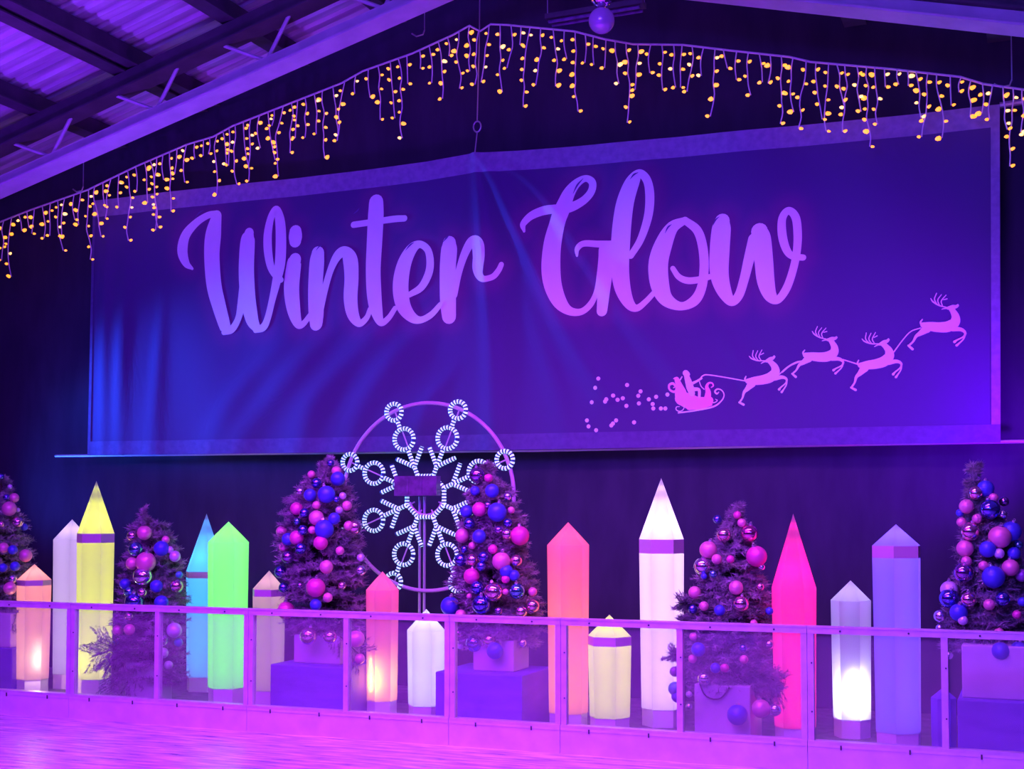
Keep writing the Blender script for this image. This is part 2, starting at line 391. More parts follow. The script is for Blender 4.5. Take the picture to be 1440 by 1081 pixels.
M['sleigh_lit'] = mat('print_lit_pink', (.95,.42,.74), .7)  # sleigh print with the pink of a lit spot put into its colour
allP = []; allR = []; dep = .005
for ch, strokes in LET:
    b = MB()
    for s_ in strokes:
        P, R = stroke_mesh(b, s_, dep); allP.append(P); allR.append(R); dep += .0012
        if dep > .012: dep = .005
    o = b.build('letter', M['letter'], ban); o['label'] = 'printed letter '+ch
# small dark slits inside some letters
M['slit'] = mat('print_slit', (.12,.06,.30), .7)
b = MB()
for s_ in ([(498,301,.5),(503,297,2),(506,293,.5)], [(571,352,.5),(577,345,2.2),(583,341,.5)], [(624,341,.5),(629,335,2.2),(633,331,.5)], [(274,309,.5),(281,300,1.6),(287,296,.5)],
           [(806,272,.5),(812,260,2.5),(820,251,.5)], [(887,252,.5),(892,246,2.4),(898,243,.5)], [(936,328,.5),(940,320,2.4),(945,316,.5)], [(1003,317,.5),(1007,309,2),(1012,305,.5)], [(445,352,.5),(449,347,1.6),(453,345,.5)]):
    stroke_mesh(b, s_, .0145, 5)
b.build('letter_slit', M['slit'], ban)
# reindeer template
TP = [[(952,275,38),(1000,284,62),(1060,290,70),(1120,285,76),(1163,258,70),(1170,220,54),(1155,185,40),(1140,162,36)],
      [(1120,160,22),(1150,153,30),(1172,150,24),(1184,143,18)],
      [(1150,152,10),(1178,140,8),(1186,134,5)],
      [(948,285,16),(934,258,13),(946,238,9)],
      [(975,300,62),(935,330,36),(905,350,22),(885,385,14),(862,408,14)], [(852,414,14),(880,438,18)],
      [(1150,300,36),(1208,305,26),(1236,328,16),(1222,354,11),(1180,376,12),(1164,388,20)], [(1236,330,16),(1224,368,10),(1194,398,12),(1178,412,18)],
      [(1110,155,7),(1060,143,10),(1018,118,10),(1003,96,6)], [(1045,135,7),(1028,100,8),(1042,60,6)], [(1062,143,7),(1050,106,8),(1074,70,6)],
      [(1082,146,7),(1074,112,8),(1106,72,6)], [(1088,104,6),(1112,98,8)], [(1122,160,12),(1098,162,10),(1078,168,6)]]
T0 = np.array((1190,150.)); T1 = np.array((940,245.))
for nose, tail, lab in (((1090,502.5),(1048.3,530.8),'reindeer nearest the sleigh'), ((1177.5,476),(1130.6,493.7),'second reindeer from the sleigh'), ((1251,479),(1206.7,508.3),'third reindeer from the sleigh'), ((1348,431.3),(1296,451),'leading reindeer')):
    z = complex(*(np.array(nose)-np.array(tail)))/complex(*(T0-T1)); b = MB()
    for s_ in TP:
        q = []
        for x, y, w in s_:
            c = complex(x-T1[0], y-T1[1])*z; q.append((tail[0]+c.real, tail[1]+c.imag, w*abs(z)))
        stroke_mesh(b, q, .006, 5)
    o = b.build('printed_reindeer', M['letter'], ban); o['label'] = 'printed '+lab
def sD(p): return [(920+x/6, 500+y/6, w/6) for x, y, w in p]
def sE(p): return [(1100+x/4.8, 400+y/4.8, w/4.8) for x, y, w in p]
for s_ in (sD([(390,195,10),(412,170,11),(455,162,11),(600,183,10),(770,214,10)]), sD([(1050,162,9),(1120,98,10),(1200,54,10),(1262,44,9)]),
           sE([(0,592,8),(55,548,8),(135,515,8)]), sE([(370,500,14),(430,513,9),(515,540,9)]), sE([(755,455,9),(815,375,8),(870,318,8),(935,295,8)])):
    b = MB(); stroke_mesh(b, s_, .005, 6); b.build('printed_rein', M['letter'], ban)
b = MB()
poly = [(185,190),(212,210),(235,262),(265,295),(310,322),(362,350),(408,348),(432,310),(480,290),(492,330),(490,370),(470,385),(500,410),(480,428),(400,445),(300,460),(262,455),(255,412),(215,410),(175,385),(160,350),(170,318),(190,295),(180,270),(205,240)]
# fill the sleigh body with wide strokes
for s_ in (sD([(195,200,40),(212,250,60),(225,310,100),(235,365,110)]), sD([(230,360,110),(300,385,130),(360,400,110),(430,395,90),(468,380,70)]), sD([(300,430,60),(400,420,60),(480,412,30)]),
           sD([(452,370,60),(458,310,46),(446,262,28),(462,232,18),(490,232,13),(500,254,12),(484,268,9)]), sD([(195,300,26),(160,304,20),(130,282,18),(130,248,20),(162,236,22),(180,260,13),(166,272,8)]),
           sD([(170,196,10),(185,190,16),(195,204,30)])):
    stroke_mesh(b, s_, .007, 6)
o = b.build('printed_sleigh', M['sleigh_lit'], ban); o['label'] = 'printed sleigh with pink light painted into its colour'
b = MB()
for s_ in (sD([(205,482,12),(350,464,13),(500,432,15),(568,382,12),(590,332,10),(570,292,10),(535,282,13),(514,302,15),(530,322,14),(546,308,8)]), sD([(258,420,7),(246,455,8),(215,470,9),(186,455,9),(190,432,8),(215,430,6)]),
           sD([(455,378,7),(480,398,8),(515,395,9),(535,378,8),(520,368,6)])):
    stroke_mesh(b, s_, .008, 6)
b.build('printed_runner', M['letter'], ban)
b = MB()
for s_ in (sD([(270,148,50),(282,160,50)]), sD([(275,165,40),(292,215,54),(308,270,62),(325,320,50)]), sD([(318,240,26),(365,216,20),(402,192,18)]), sD([(340,285,34),(382,290,26),(386,350,22)]), sD([(240,180,10),(225,205,12)]), sD([(385,220,8),(400,260,8),(425,285,8)])):
    stroke_mesh(b, s_, .009, 6)
b.build('printed_rider', M['letter'], ban)
for x, y in ((98,299),(88,328),(185,318),(75,373),(118,371),(122,364),(143,352),(156,365),(172,360),(183,384),(227,338),(220,352),(222,376),(253,363),(276,355),(265,378),(267,392),(291,392),(305,392),(312,348),(59,430),(64,449),(88,461),(151,430),(141,440),(136,446),(207,436)):
    b = MB(); c = onb(800+x/2.25, 400+y/2.25); r = 3.0*s_px(1000,560)
    e = [(c.x+r*math.cos(a), c.z+r*math.sin(a)) for a in np.linspace(0, 2*PI, 13)[:-1]]
    b.add([(q[0], YBN-float(disp(q[0], q[1]))-.006, q[1]) for q in [(c.x, c.z)]+e], [(0, 1+k, 1+(k+1) % 12) for k in range(12)])
    b.build('printed_dot', M['letter'], ban)
# cloth grid
NX, NZ = 520, 150
us = np.linspace(0, 1, NX+1); xb = bx_[0]+(bx_[-1]-bx_[0])*us; xt = tx[0]+(tx[-1]-tx[0])*us
zb = np.interp(xb, bx_, bz_); zt = np.interp(xt, tx, tz)
V = np.linspace(0, 1, NZ+1)[:,None]
X = xb[None]*(1-V)+xt[None]*V; Z = zb[None]*(1-V)+zt[None]*V
D = disp(X, Z)
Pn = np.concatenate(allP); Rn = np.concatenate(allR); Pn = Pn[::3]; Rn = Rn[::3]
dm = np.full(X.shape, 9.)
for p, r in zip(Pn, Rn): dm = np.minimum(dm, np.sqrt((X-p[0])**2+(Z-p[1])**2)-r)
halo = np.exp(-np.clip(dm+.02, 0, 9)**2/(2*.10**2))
me = bpy.data.meshes.new('cloth')
vs = np.stack([X-ban.location.x, YBN-D-ban.location.y, Z-ban.location.z], -1).reshape(-1, 3)
W_ = NX+1; fs = [(j*W_+i, j*W_+i+1, (j+1)*W_+i+1, (j+1)*W_+i) for j in range(NZ) for i in range(NX)]
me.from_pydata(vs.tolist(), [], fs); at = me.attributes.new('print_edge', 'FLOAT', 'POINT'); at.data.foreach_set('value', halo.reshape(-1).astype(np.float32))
me.polygons.foreach_set('use_smooth', [True]*len(me.polygons)); me.update()
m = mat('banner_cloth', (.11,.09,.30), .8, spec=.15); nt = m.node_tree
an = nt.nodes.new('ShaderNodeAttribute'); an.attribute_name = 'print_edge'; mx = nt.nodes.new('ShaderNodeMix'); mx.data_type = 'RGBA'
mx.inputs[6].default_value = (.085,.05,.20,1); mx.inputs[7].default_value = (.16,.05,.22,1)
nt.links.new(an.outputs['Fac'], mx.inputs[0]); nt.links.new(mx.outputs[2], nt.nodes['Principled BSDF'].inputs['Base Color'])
n = nt.nodes.new('ShaderNodeTexNoise'); n.inputs['Scale'].default_value = 25; bp = nt.nodes.new('ShaderNodeBump'); bp.inputs['Strength'].default_value = .25; bp.inputs['Distance'].default_value = .01
nt.links.new(n.outputs['Fac'], bp.inputs['Height']); nt.links.new(bp.outputs[0], nt.nodes['Principled BSDF'].inputs['Normal'])
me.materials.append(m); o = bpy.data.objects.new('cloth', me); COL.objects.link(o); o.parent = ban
# hems
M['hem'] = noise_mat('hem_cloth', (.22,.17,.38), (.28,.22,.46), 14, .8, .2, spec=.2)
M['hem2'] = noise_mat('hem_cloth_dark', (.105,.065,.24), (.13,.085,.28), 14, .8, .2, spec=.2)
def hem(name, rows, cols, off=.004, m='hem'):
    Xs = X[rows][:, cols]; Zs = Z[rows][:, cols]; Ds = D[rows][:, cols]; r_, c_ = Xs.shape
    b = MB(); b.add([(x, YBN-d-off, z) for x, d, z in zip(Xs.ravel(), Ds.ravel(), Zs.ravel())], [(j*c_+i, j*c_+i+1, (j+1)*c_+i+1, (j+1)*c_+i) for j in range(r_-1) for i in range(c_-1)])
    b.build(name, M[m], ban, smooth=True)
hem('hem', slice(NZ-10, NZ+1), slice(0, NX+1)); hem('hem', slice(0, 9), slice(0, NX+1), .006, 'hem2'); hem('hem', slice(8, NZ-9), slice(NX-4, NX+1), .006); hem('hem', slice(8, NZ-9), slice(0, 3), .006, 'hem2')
b = MB(); b.tube([atY(78, 641, YBN+.04), atY(760, 633, YBN+.04), atY(1460, 620, YBN+.04)], .018, 8); b.build('bottom_pole', M['rod'], ban)
b = MB(); A = atY(131,284,YBN+.03); C = atY(1406,148,YBN+.03); b.tube([C, atY(1450,141,YBN+.03)], .03, 8); b.build('corner_bracket', M['rod'], ban)

# ------------------------------------------------------------------ icicle lights
wire_px = [(-30,325),(0,312),(43,295),(123,267),(193,233),(263,203),(300,192),(327,177),(383,155),(480,117),(510,100),(580,75),(637,49),
           (660,36),(675,44),(690,34),(713,35),(807,44),(850,55),(890,62),(960,63),(1027,71),(1110,80),(1140,87),(1253,97),(1350,108),(1383,118),(1440,126),(1475,134)]
YI = 12.98
wx = [p[0] for p in wire_px]; wy = [p[1] for p in wire_px]
bulbm = MB(); bulbm.tube([(0,0,-.004),(0,0,.004),(0,0,.024),(0,0,.036)], [.009,.017,.015,.006], 6)
bm_o = bulbm.build('bulb', M['led']); BM1 = bm_o.data; bpy.data.objects.remove(bm_o)
bm_o = bulbm.build('bulb', M['led2']); BM2 = bm_o.data; bpy.data.objects.remove(bm_o)
segs = [(-30,128,'icicle light string at the far left, left of the banner'), (128,300,'icicle light string over the upper left corner of the banner'), (300,480,'icicle light string climbing above the letters W and i'),
        (480,655,'icicle light string just left of the roof peak'), (655,860,'icicle light string just right of the roof peak, by the hanging ball'), (860,1110,'icicle light string above the letter w of Glow'), (1110,1475,'icicle light string at the far right, over the banner corner')]
for xa, xbb, lab in segs:
    o0 = atY((xa+xbb)/2, np.interp((xa+xbb)/2, wx, wy), YI)
    t = empty('icicle_lights', o0, 'warm yellow '+lab, 'string lights', 'icicle light strings along the gable')
    b = MB(); xs = sorted(set([xa, xbb]+[x for x in wx if xa < x < xbb]))
    pts = [(x, float(np.interp(x, wx, wy))) for x in xs]
    b.tube([atY(x, y, YI) for x, y in pts], .011, 6); b.build('main_wire', M['wire'], t)
    x = xa+5; k = 0
    while x < xbb-3:
        y0 = float(np.interp(x, wx, wy)); L = random.choice([26,40,52,64,76,95,112,60,80])*(1 if x > 450 else .88)
        if x > 1250: L *= .8
        if x > 1400: L = random.choice([60, 110])
        n = max(2, int(L/14)); p = [(x, y0)]; xx = x; yy = y0; drift = random.uniform(-1.2, 1.2)
        for i in range(n):
            yy += L/n; xx += drift+random.uniform(-3.5, 3.5); p.append((xx, yy))
        P3 = []
        for px, py in p:
            P3.append(atY(px, py, YI-.015))
        s = empty('strand', P3[0], None, None); s.parent = t; s.location = P3[0]-t.location
        # strand is a mesh: wire
        bpy.data.objects.remove(s)
        b = MB(); b.tube([Vector(q) for q in catmull([tuple(v) for v in P3], 3)], .0068, 5); st = b.build('strand', M['wire'], t, loc=P3[0])
        nb = max(2, int(L/(13 if x < 450 else 16)))
        for i in range(nb):
            f = (i+.7)/nb if i < nb-1 else 1.0
            q = p[0][0] + np.interp(f, np.linspace(0, 1, n+1), [a[0]-p[0][0] for a in p]); r = np.interp(f, np.linspace(0, 1, n+1), [a[1] for a in p])
            sd = random.choice((-1, 1)); c = atY(q+sd*2.2, r, YI-.015+random.uniform(-.02, .01))
            o = bpy.data.objects.new('bulb', BM1 if random.random() < .82 else BM2); COL.objects.link(o); o.parent = st; o.location = c-Vector(P3[0])
            o.rotation_euler = (random.uniform(-.5,.5), sd*random.uniform(.9, 1.9), 0); s_ = random.choice((.85, 1, 1, 1.35)); o.scale = (s_,)*3
        x += random.uniform(8, 13.5) if x < 450 else random.uniform(11, 19); k += 1

# ------------------------------------------------------------------ barrier
XJ = -8.632
def barrier(i0, i1, label):
    x0 = XJ+i0; x1 = XJ+i1; w = .048
    t = empty('barrier_panel', ((x0+x1)/2, YB, 0), label, 'barrier', 'rink barrier panels')
    g = .002
    b = MB(); b.box((x0+g, YB-.045, 0), (x1-g, YB+.03, .205)); b.box((x0+g, YB-.05, .19), (x1-g, YB-.0455, .21)); b.build('kick_board', M['kick'], t)
    b = MB(); b.box((x0+g, YB-.05, .21), (x1-g, YB+.05, .232)); b.build('bottom_rail', M['frame'], t)
    b = MB(); b.box((x0+g, YB-.035, 1.043), (x1-g, YB+.035, 1.088)); b.build('top_rail', M['frame'], t)
    b = MB(); b.box((x0+g, YB-.04, 1.088), (x1-g, YB+.045, 1.10)); b.build('top_cap', M['frame'], t)
    for i in range(i0, i1+1):
        xa = XJ+i
        if i == i0: a, c = xa+g, xa+w
        elif i == i1: a, c = xa-w, xa-g
        else: a, c = xa-w/2, xa+w/2
        b = MB(); b.box((a, YB-.03, .232), (c, YB+.03, 1.043)); b.build('post', M['frame'], t)
        if i < i1:
            l = xa + (w if i == i0 else w/2); r = xa+1-(w if i+1 == i1 else w/2)
            b = MB(); b.box((l, YB+.001, .232), (r, YB+.007, 1.043)); b.build('pane', M['pane'], t)
            for zz in (.45, .82):
                b = MB(); b.tube([(l-.014, YB-.031, zz), (l-.014, YB-.036, zz)], .007, 8); b.build('bolt', M['bolt'], t)
        for k in range(2):
            if i < i1:
                xx = xa+.25+.5*k
                b = MB(); b.tube([(xx, YB-.035, 1.066), (xx, YB-.040, 1.066)], .008, 8); b.build('bolt', M['bolt'], t)
                b = MB(); b.box((xx-.006, YB-.056, .175), (xx+.006, YB-.050, .21)); b.build('clip', M['bolt'], t)
barrier(-2, 0, 'rink barrier panel at the left edge, in front of the peach lantern')
barrier(0, 2, 'two-bay rink barrier panel in front of the yellow, cyan and green lanterns')
barrier(2, 4, 'two-bay rink barrier panel in front of the beige and pink lanterns')
barrier(4, 5, 'single-bay rink barrier panel in front of the tree right of the snowflake')
barrier(5, 7, 'two-bay rink barrier panel in front of the orange and small yellow lanterns')
barrier(7, 9, 'two-bay rink barrier panel right of the crimson lantern, in front of the blue lantern')

# ------------------------------------------------------------------ lanterns
def hexpts(c, R, rot, z): return [Vector((c[0]+R*math.cos(rot+k*PI/3), c[1]+R*math.sin(rot+k*PI/3), z)) for k in range(6)]
def lamp(name, typ, loc, power, col, radius=.05, **kw):
    d = bpy.data.lights.new(name, typ); d.energy = power; d.color = col
    if typ in ('POINT', 'SPOT'): d.shadow_soft_size = radius
    for k, v in kw.items(): setattr(d, k, v)
    o = bpy.data.objects.new(name, d); COL.objects.link(o); o.location = loc; return o
def lantern(xl, xr, tip, sy, by, col, label, rot=.1, band=None, pw=1.0, hot=None, lit=True, grad=None, taper=.93):
    cx = (xl+xr)/2; c = atZ(cx, by, 0); Y = c.y+.10
    c = Vector((atY(cx, by, Y).x, Y, 0))
    wd = (atY(xr, sy, Y)-atY(xl, sy, Y)).length*.93   # width square to the view
    vd = Vector((c.x, c.y, 0)).normalized(); sd = Vector((vd.y, -vd.x, 0))
    pr = [sd.dot(Vector((math.cos(rot+k*PI/3), math.sin(rot+k*PI/3), 0))) for k in range(6)]
    wpx = (atY(xr, sy, Y)-atY(xl, sy, Y)); w = abs(wpx.dot(sd)); R = w/(max(pr)-min(pr))
    zs = atY(cx, sy, Y).z; zt_ = atY(tip[0], tip[1], Y).z; zbase = .16 if zs > 1.1 else .14
    t = empty('lantern', c, label, 'lantern', 'hexagonal lanterns behind the barrier')
    def prism(z0, z1, r0, r1, name, m, cap0=False, cap1=False):
        b = MB(); A = hexpts(c, r0, rot, z0); B = hexpts(c, r1, rot, z1)
        fs = [(k, (k+1) % 6, 6+(k+1) % 6, 6+k) for k in range(6)]
        if cap0: fs.append(tuple(reversed(range(6))))
        if cap1: fs.append(tuple(range(6, 12)))
        b.add(A+B, fs); return b.build(name, m if lit else M['box'], t)
    Rb = R*taper if taper < 1 else R
    prism(0, zbase, Rb*.97, Rb*.97, 'base', M['base'], True, True)
    bh = 0
    if band: bh = band
    z1 = zs-bh
    prism(zbase, z1, Rb, R, 'body', M['shell'])
    # seams along the edges
    if bh:
        bb = prism(z1, zs, R*1.0, R*1.0, 'band', M['band'])
    b = MB(); A = hexpts(c, R*1.0, rot, zs); ap = Vector((c.x, c.y, zt_)); b.add(A+[ap], [(k, (k+1) % 6, 6) for k in range(6)]); b.build('tip', M['shell'] if lit else M['box'], t)
    if lit:
        r_in = R*.86; L = zs-zbase; n = max(3, round(L/.19))
        for i in range(n):
            f = (i+.35)/n; z = zbase+.06+L*f
            g_ = 1.0 if not grad else grad[0]+(grad[1]-grad[0])*f
            cc = col if not isinstance(col, list) else tuple(col[0][j]+(col[1][j]-col[0][j])*f for j in range(3))
            l = lamp('lamp', 'POINT', (c.x, c.y, z), pw*6.1*R*R/.05*.32*g_, cc, .07); l.parent = t; l.location = Vector((c.x, c.y, z))-t.location
        cc = col if not isinstance(col, list) else col[1]
        l = lamp('lamp', 'POINT', (0,0,0), pw*10*R*R/.05*(.20 if zt_-zs < .4 else .34), cc, .05); l.parent = t; l.location = Vector((0, 0, zs+(zt_-zs)*.2))
        if zt_-zs > .4:
            l = lamp('lamp', 'POINT', (0,0,0), pw*11*R*R/.05*.06, cc, .03); l.parent = t; l.location = Vector((0, 0, zs+(zt_-zs)*.52))
            l = lamp('lamp', 'POINT', (0,0,0), pw*.10, cc, .02); l.parent = t; l.location = Vector((0, 0, zs+(zt_-zs)*.82))
        if hot:
            hx, hy, hp, hc = hot; hpnt = atY(hx, hy+8, Y-R*.66); 
            for dz_, f_ in ((-.06, .5), (.0, .8), (.06, .6), (.13, .34), (.20, .18)):
                l = lamp('lamp', 'POINT', (0,0,0), hp*f_, hc, .03); l.parent = t; l.location = hpnt+Vector((0,0,dz_))-t.location
    return c, R
LC = dict(peach=(1,.27,.20), lav=(.72,.50,1), yel=(.95,1,.0), cyan=(.02,.38,1), grn=(.13,1,.01), beige=(1,.48,.50), pink=(1,.05,.18), white=(.66,.70,1),
          yel2=(.96,.96,.03), pk=(.90,.58,1), crim=(1,.0,.19), lav2=(.36,.26,1), blue=(.09,.06,1))
lantern(21,70,(48,793),815,977,LC['peach'],'small peach lantern at the far left with a white hot spot near its foot',.726,.06,.62,hot=(53,922,4.2,(1,.70,.42)))
lantern(72,124,(98,730),758,968,LC['lav'],'pale lavender lantern half hidden behind the tall yellow one',.1,None,.42)
lantern(105,158,(130,676),750,976,LC['yel'],'tall yellow lantern with a long pointed tip and a dark band',.45,.10,.50,grad=(1.25,.8),hot=(113,925,.30,LC['yel']))
lantern(260,316,(288,722),803,972,LC['cyan'],'cyan blue lantern with a long pointed tip left of the green one',.2,.07,.75)
lantern(290,348,(317,733),762,990,LC['grn'],'bright green lantern with a short pointed top',.35,None,.72)
lantern(354,400,(376,802),828,994,LC['beige'],'dim beige lantern beside the stacked plinth left of the snowflake',.15,.07,.33)
lantern(514,560,(537,803),829,1010,[(1,.06,.05),(1,.03,.26)],'pink lantern with a fiery glow near its foot, below the snowflake',.52,None,.62,hot=(523,950,2.0,(1,.50,.04)))
lantern(572,626,(603,856),886,1014,LC['white'],'short white lantern below the snowflake',.2,None,.75)
lantern(770,829,(798,734),766,1029,[(1,.22,.02),(1,.03,.06)],'tall orange red lantern right of the decorated tree',.52,None,.85)
lantern(827,888,(857,864),894,1032,LC['yel2'],'short yellow lantern with its tip just above the barrier rail',.05,.08,.52)
lantern(900,963,(931,672),758,1022,LC['pk'],'tallest lantern, pinkish white with a long pointed tip and a magenta band',.30,.13,.78)
lantern(1087,1150,(1121,722),826,1051,LC['crim'],'crimson lantern with a long pointed tip',.1,None,.95)
lantern(1170,1227,(1199,816),844,1038,LC['lav2'],'pale lavender lantern with a large white hot spot low down',.05,None,.42,hot=(1203,975,4.6,(.85,.85,1)))
lantern(1230,1298,(1264,737),767,1058,LC['blue'],'tall blue violet lantern near the right edge',.52,.10,.75)
lantern(1310,1346,(1328,966),981,1066,(0,0,1),'small unlit blue lantern half hidden behind the rightmost post',.1,None,1,lit=False,taper=1.0)

# ------------------------------------------------------------------ plinths and planters
def cuboid(name, xl, xr, yt, Yf, zb, depth, m, label, cat, bev=.012, lid=False):
    a = atY(xl, yt, Yf); c = atY(xr, yt, Yf); zt_ = (a.z+c.z)/2
    b = MB(); b.box((a.x, Yf, zb), (c.x, Yf+depth, zt_))
    o = b.build(name, m, loc=((a.x+c.x)/2, Yf+depth/2, zb))
    md = o.modifiers.new('bevel', 'BEVEL'); md.width = bev; md.segments = 2
    tag(o, label, cat); return o, zt_, (a.x+c.x)/2
_, z3, _ = cuboid('plinth', 380, 488, 936, 11.0, 0, .70, M['box'], 'dark blue plinth under the tree left of the snowflake', 'plinth')
cuboid('planter_box', 413, 478, 893, 11.18, z3, .42, M['planter'], 'violet planter box on the plinth left of the snowflake', 'planter')
_, z4, _ = cuboid('plinth', 612, 734, 947, 10.9, 0, .78, M['box'], 'dark blue plinth under the tree right of the snowflake', 'plinth')
cuboid('planter_box', 665, 722, 900, 11.1, z4, .40, M['planter'], 'violet planter box on the plinth right of the snowflake', 'planter')
cuboid('planter_box', 976, 1055, 963, 11.04, 0, .5, M['planter'], 'pale planter box on the floor beside the crimson lantern', 'planter')
_, z6, _ = cuboid('plinth', 1346, 1475, 986, 10.9, 0, .8, M['box'], 'dark blue plinth at the right edge', 'plinth')
cuboid('planter_box', 1352, 1452, 908, 11.0, z6, .6, M['planter'], 'violet planter box on the plinth at the right edge', 'planter')
_, z1, _ = cuboid('plinth', -45, 17, 910, 11.3, 0, .3, M['box'], 'plinth at the left edge beside the peach lantern', 'plinth')
cuboid('planter_box', -40, 15, 862, 11.33, z1, .25, M['planter'], 'planter box on the plinth at the left edge', 'planter')
cuboid('planter_box', 176, 216, 932, 11.14, 0, .32, M['planter'], 'planter box on the floor between the yellow and cyan lanterns', 'planter')

# ------------------------------------------------------------------ trees
def tree(prof, Y, zbase, label, seed, nbr=420, extra=(), lean=None):
    rnd = random.Random(seed); cols = []
    for y, xl, xr in prof:
        a = atY(xl, y, Y); c = atY(xr, y, Y); cols.append((a.z, (a.x+c.x)/2, (c.x-a.x)/2))
    cols.sort(); zs = [c[0] for c in cols]
    def cen(z): return float(np.interp(z, zs, [c[1] for c in cols]))
    def rad(z): return float(np.interp(z, zs, [c[2] for c in cols]))
    z0, z1 = zs[0], zs[-1]; base = Vector((cen(z0), Y, zbase))
    t = empty('christmas_tree', base, label, 'christmas tree', 'decorated trees')
    b = MB(); n = 8
    b.tube([(cen(max(z, z0)), Y, z) for z in np.linspace(zbase, z1-.05, n)], [.035*(1-i/n)+.006 for i in range(n)], 7); b.build('trunk', M['bark'], t)
    b = MB()
    def needles(p, d, cnt, ln):
        for _ in range(cnt):
            a = Vector((rnd.gauss(0,1), rnd.gauss(0,1), rnd.gauss(0,1))).normalized()
            q = (d*.75+a*.8).normalized(); e = p + d*rnd.uniform(-.02,.03); l = ln*rnd.uniform(.6,1.2)
            s = q.cross(a); s = s.normalized()*.0042 if s.length > 1e-4 else Vector((.004,0,0))
            k = len(b.v); b.v += [tuple(e-s), tuple(e+s), tuple(e+q*l)]; b.f.append((k, k+1, k+2))
    br = MB()
    def branch(z, ang, rr, droop=-.1, dens=1):
        c = Vector((cen(z), Y, z-.10*rr)); d = Vector((math.cos(ang), .85*math.sin(ang), droop+.35*rnd.random())); d = d/ math.hypot(math.cos(ang), 1e-9+math.sin(ang))
        tip = c+d*rr; br.tube([c, c+d*rr*.6, tip], [.008,.006,.003], 4, caps=False)
        for i in range(int(9*dens)):
            f = .35+.65*i/(9*dens-1); p = c+d*rr*f
            needles(p, (d+Vector((0,0,.15))).normalized(), 7, .055)
            for sg in (-1, 1):
                if i % 2 == 0:
                    s2 = (d+sg*d.cross(Vector((0,0,1)))*rnd.uniform(.5,.9)+Vector((0,0,rnd.uniform(-.2,.3)))).normalized()
                    L = (.07+.10*(1-f))*min(1, rr/.25)
                    for j in range(3): needles(p+s2*L*(j+1)/3, s2, 6, .05)
    for _ in range(nbr):
        while True:
            z = rnd.uniform(z0, z1)
            if rnd.random() < .04+rad(z)/max(c[2] for c in cols): break
        branch(z, rnd.uniform(0, 2*PI), max(.03, rad(z)-.07)*rnd.uniform(.72, 1.0)*(1 if rnd.random() > .10 else 1.12), -.25 if z < z0+.3 else -.1)
    for (x0, y0, x1, y1) in extra:
        a = atY(x0, y0, Y-.1); c = atY(x1, y1, Y-.25); d = (c-a); L = d.length; dn = d.normalized()
        br.tube([a, (a+c)/2, c], [.014,.009,.004], 5)
        for i in range(14):
            p = a+d*(i+1)/14
            needles(p, dn, 16, .07)
            for sg in (-1, 1):
                s2 = (dn*.8+sg*dn.cross(Vector((0,1,0)))*.8+Vector((0,rnd.uniform(-.4,.4),0))).normalized()
                for j in range(4): needles(p+s2*.045*(j+1)*min(1, L/.3), s2, 9, .055*min(1, .4+L))
    b.build('foliage', M['needle'], t); br.build('branches', M['bark'], t)
    return dict(Y=Y, cen=cen, rad=rad, obj=t, z0=z0, z1=z1)
TREES = {}
TREES['T1'] = tree([(664,-2,12),(700,-25,22),(760,-45,36),(820,-55,44),(868,-58,46)], 11.65, z1, 'decorated tree cut by the left edge, on a plinth', 1, 360, [(0,855,20,868)])
TREES['T2'] = tree([(724,196,203),(742,182,240),(780,178,250),(830,170,256),(880,165,258),(935,172,258),(955,190,250)], 11.32, .3, 'small decorated tree between the yellow and cyan lanterns', 2, 380, [(180,905,133,922),(178,920,142,902),(172,918,150,938),(175,930,158,966),(195,930,165,985),(200,722,201,724)])
TREES['T3'] = tree([(643,456,472),(670,432,488),(700,408,499),(760,393,506),(820,396,514),(855,398,518),(882,410,514)], 11.36, z3+.25, 'decorated tree left of the snowflake', 3, 520, [(455,872,503,918)])
TREES['T4'] = tree([(652,676,692),(690,656,722),(740,648,740),(800,640,750),(855,634,766),(885,642,762),(898,660,750)], 11.35, z4+.25, 'decorated tree right of the snowflake', 4, 560)
TREES['T5'] = tree([(706,1034,1038),(732,1012,1054),(780,988,1072),(830,974,1084),(880,962,1090),(935,955,1094),(958,972,1092)], 11.36, .3, 'decorated tree between the tallest and the crimson lanterns', 5, 560, [(980,852,960,848),(978,870,962,873),(968,925,948,920),(1070,960,1092,972),(1064,945,1092,958)])
TREES['T6'] = tree([(650,1368,1372),(675,1358,1376),(700,1350,1402),(760,1345,1432),(820,1335,1448),(870,1320,1462),(905,1325,1460)], 11.4, z6+.3, 'decorated tree cut by the right edge, on a plinth', 6, 560)

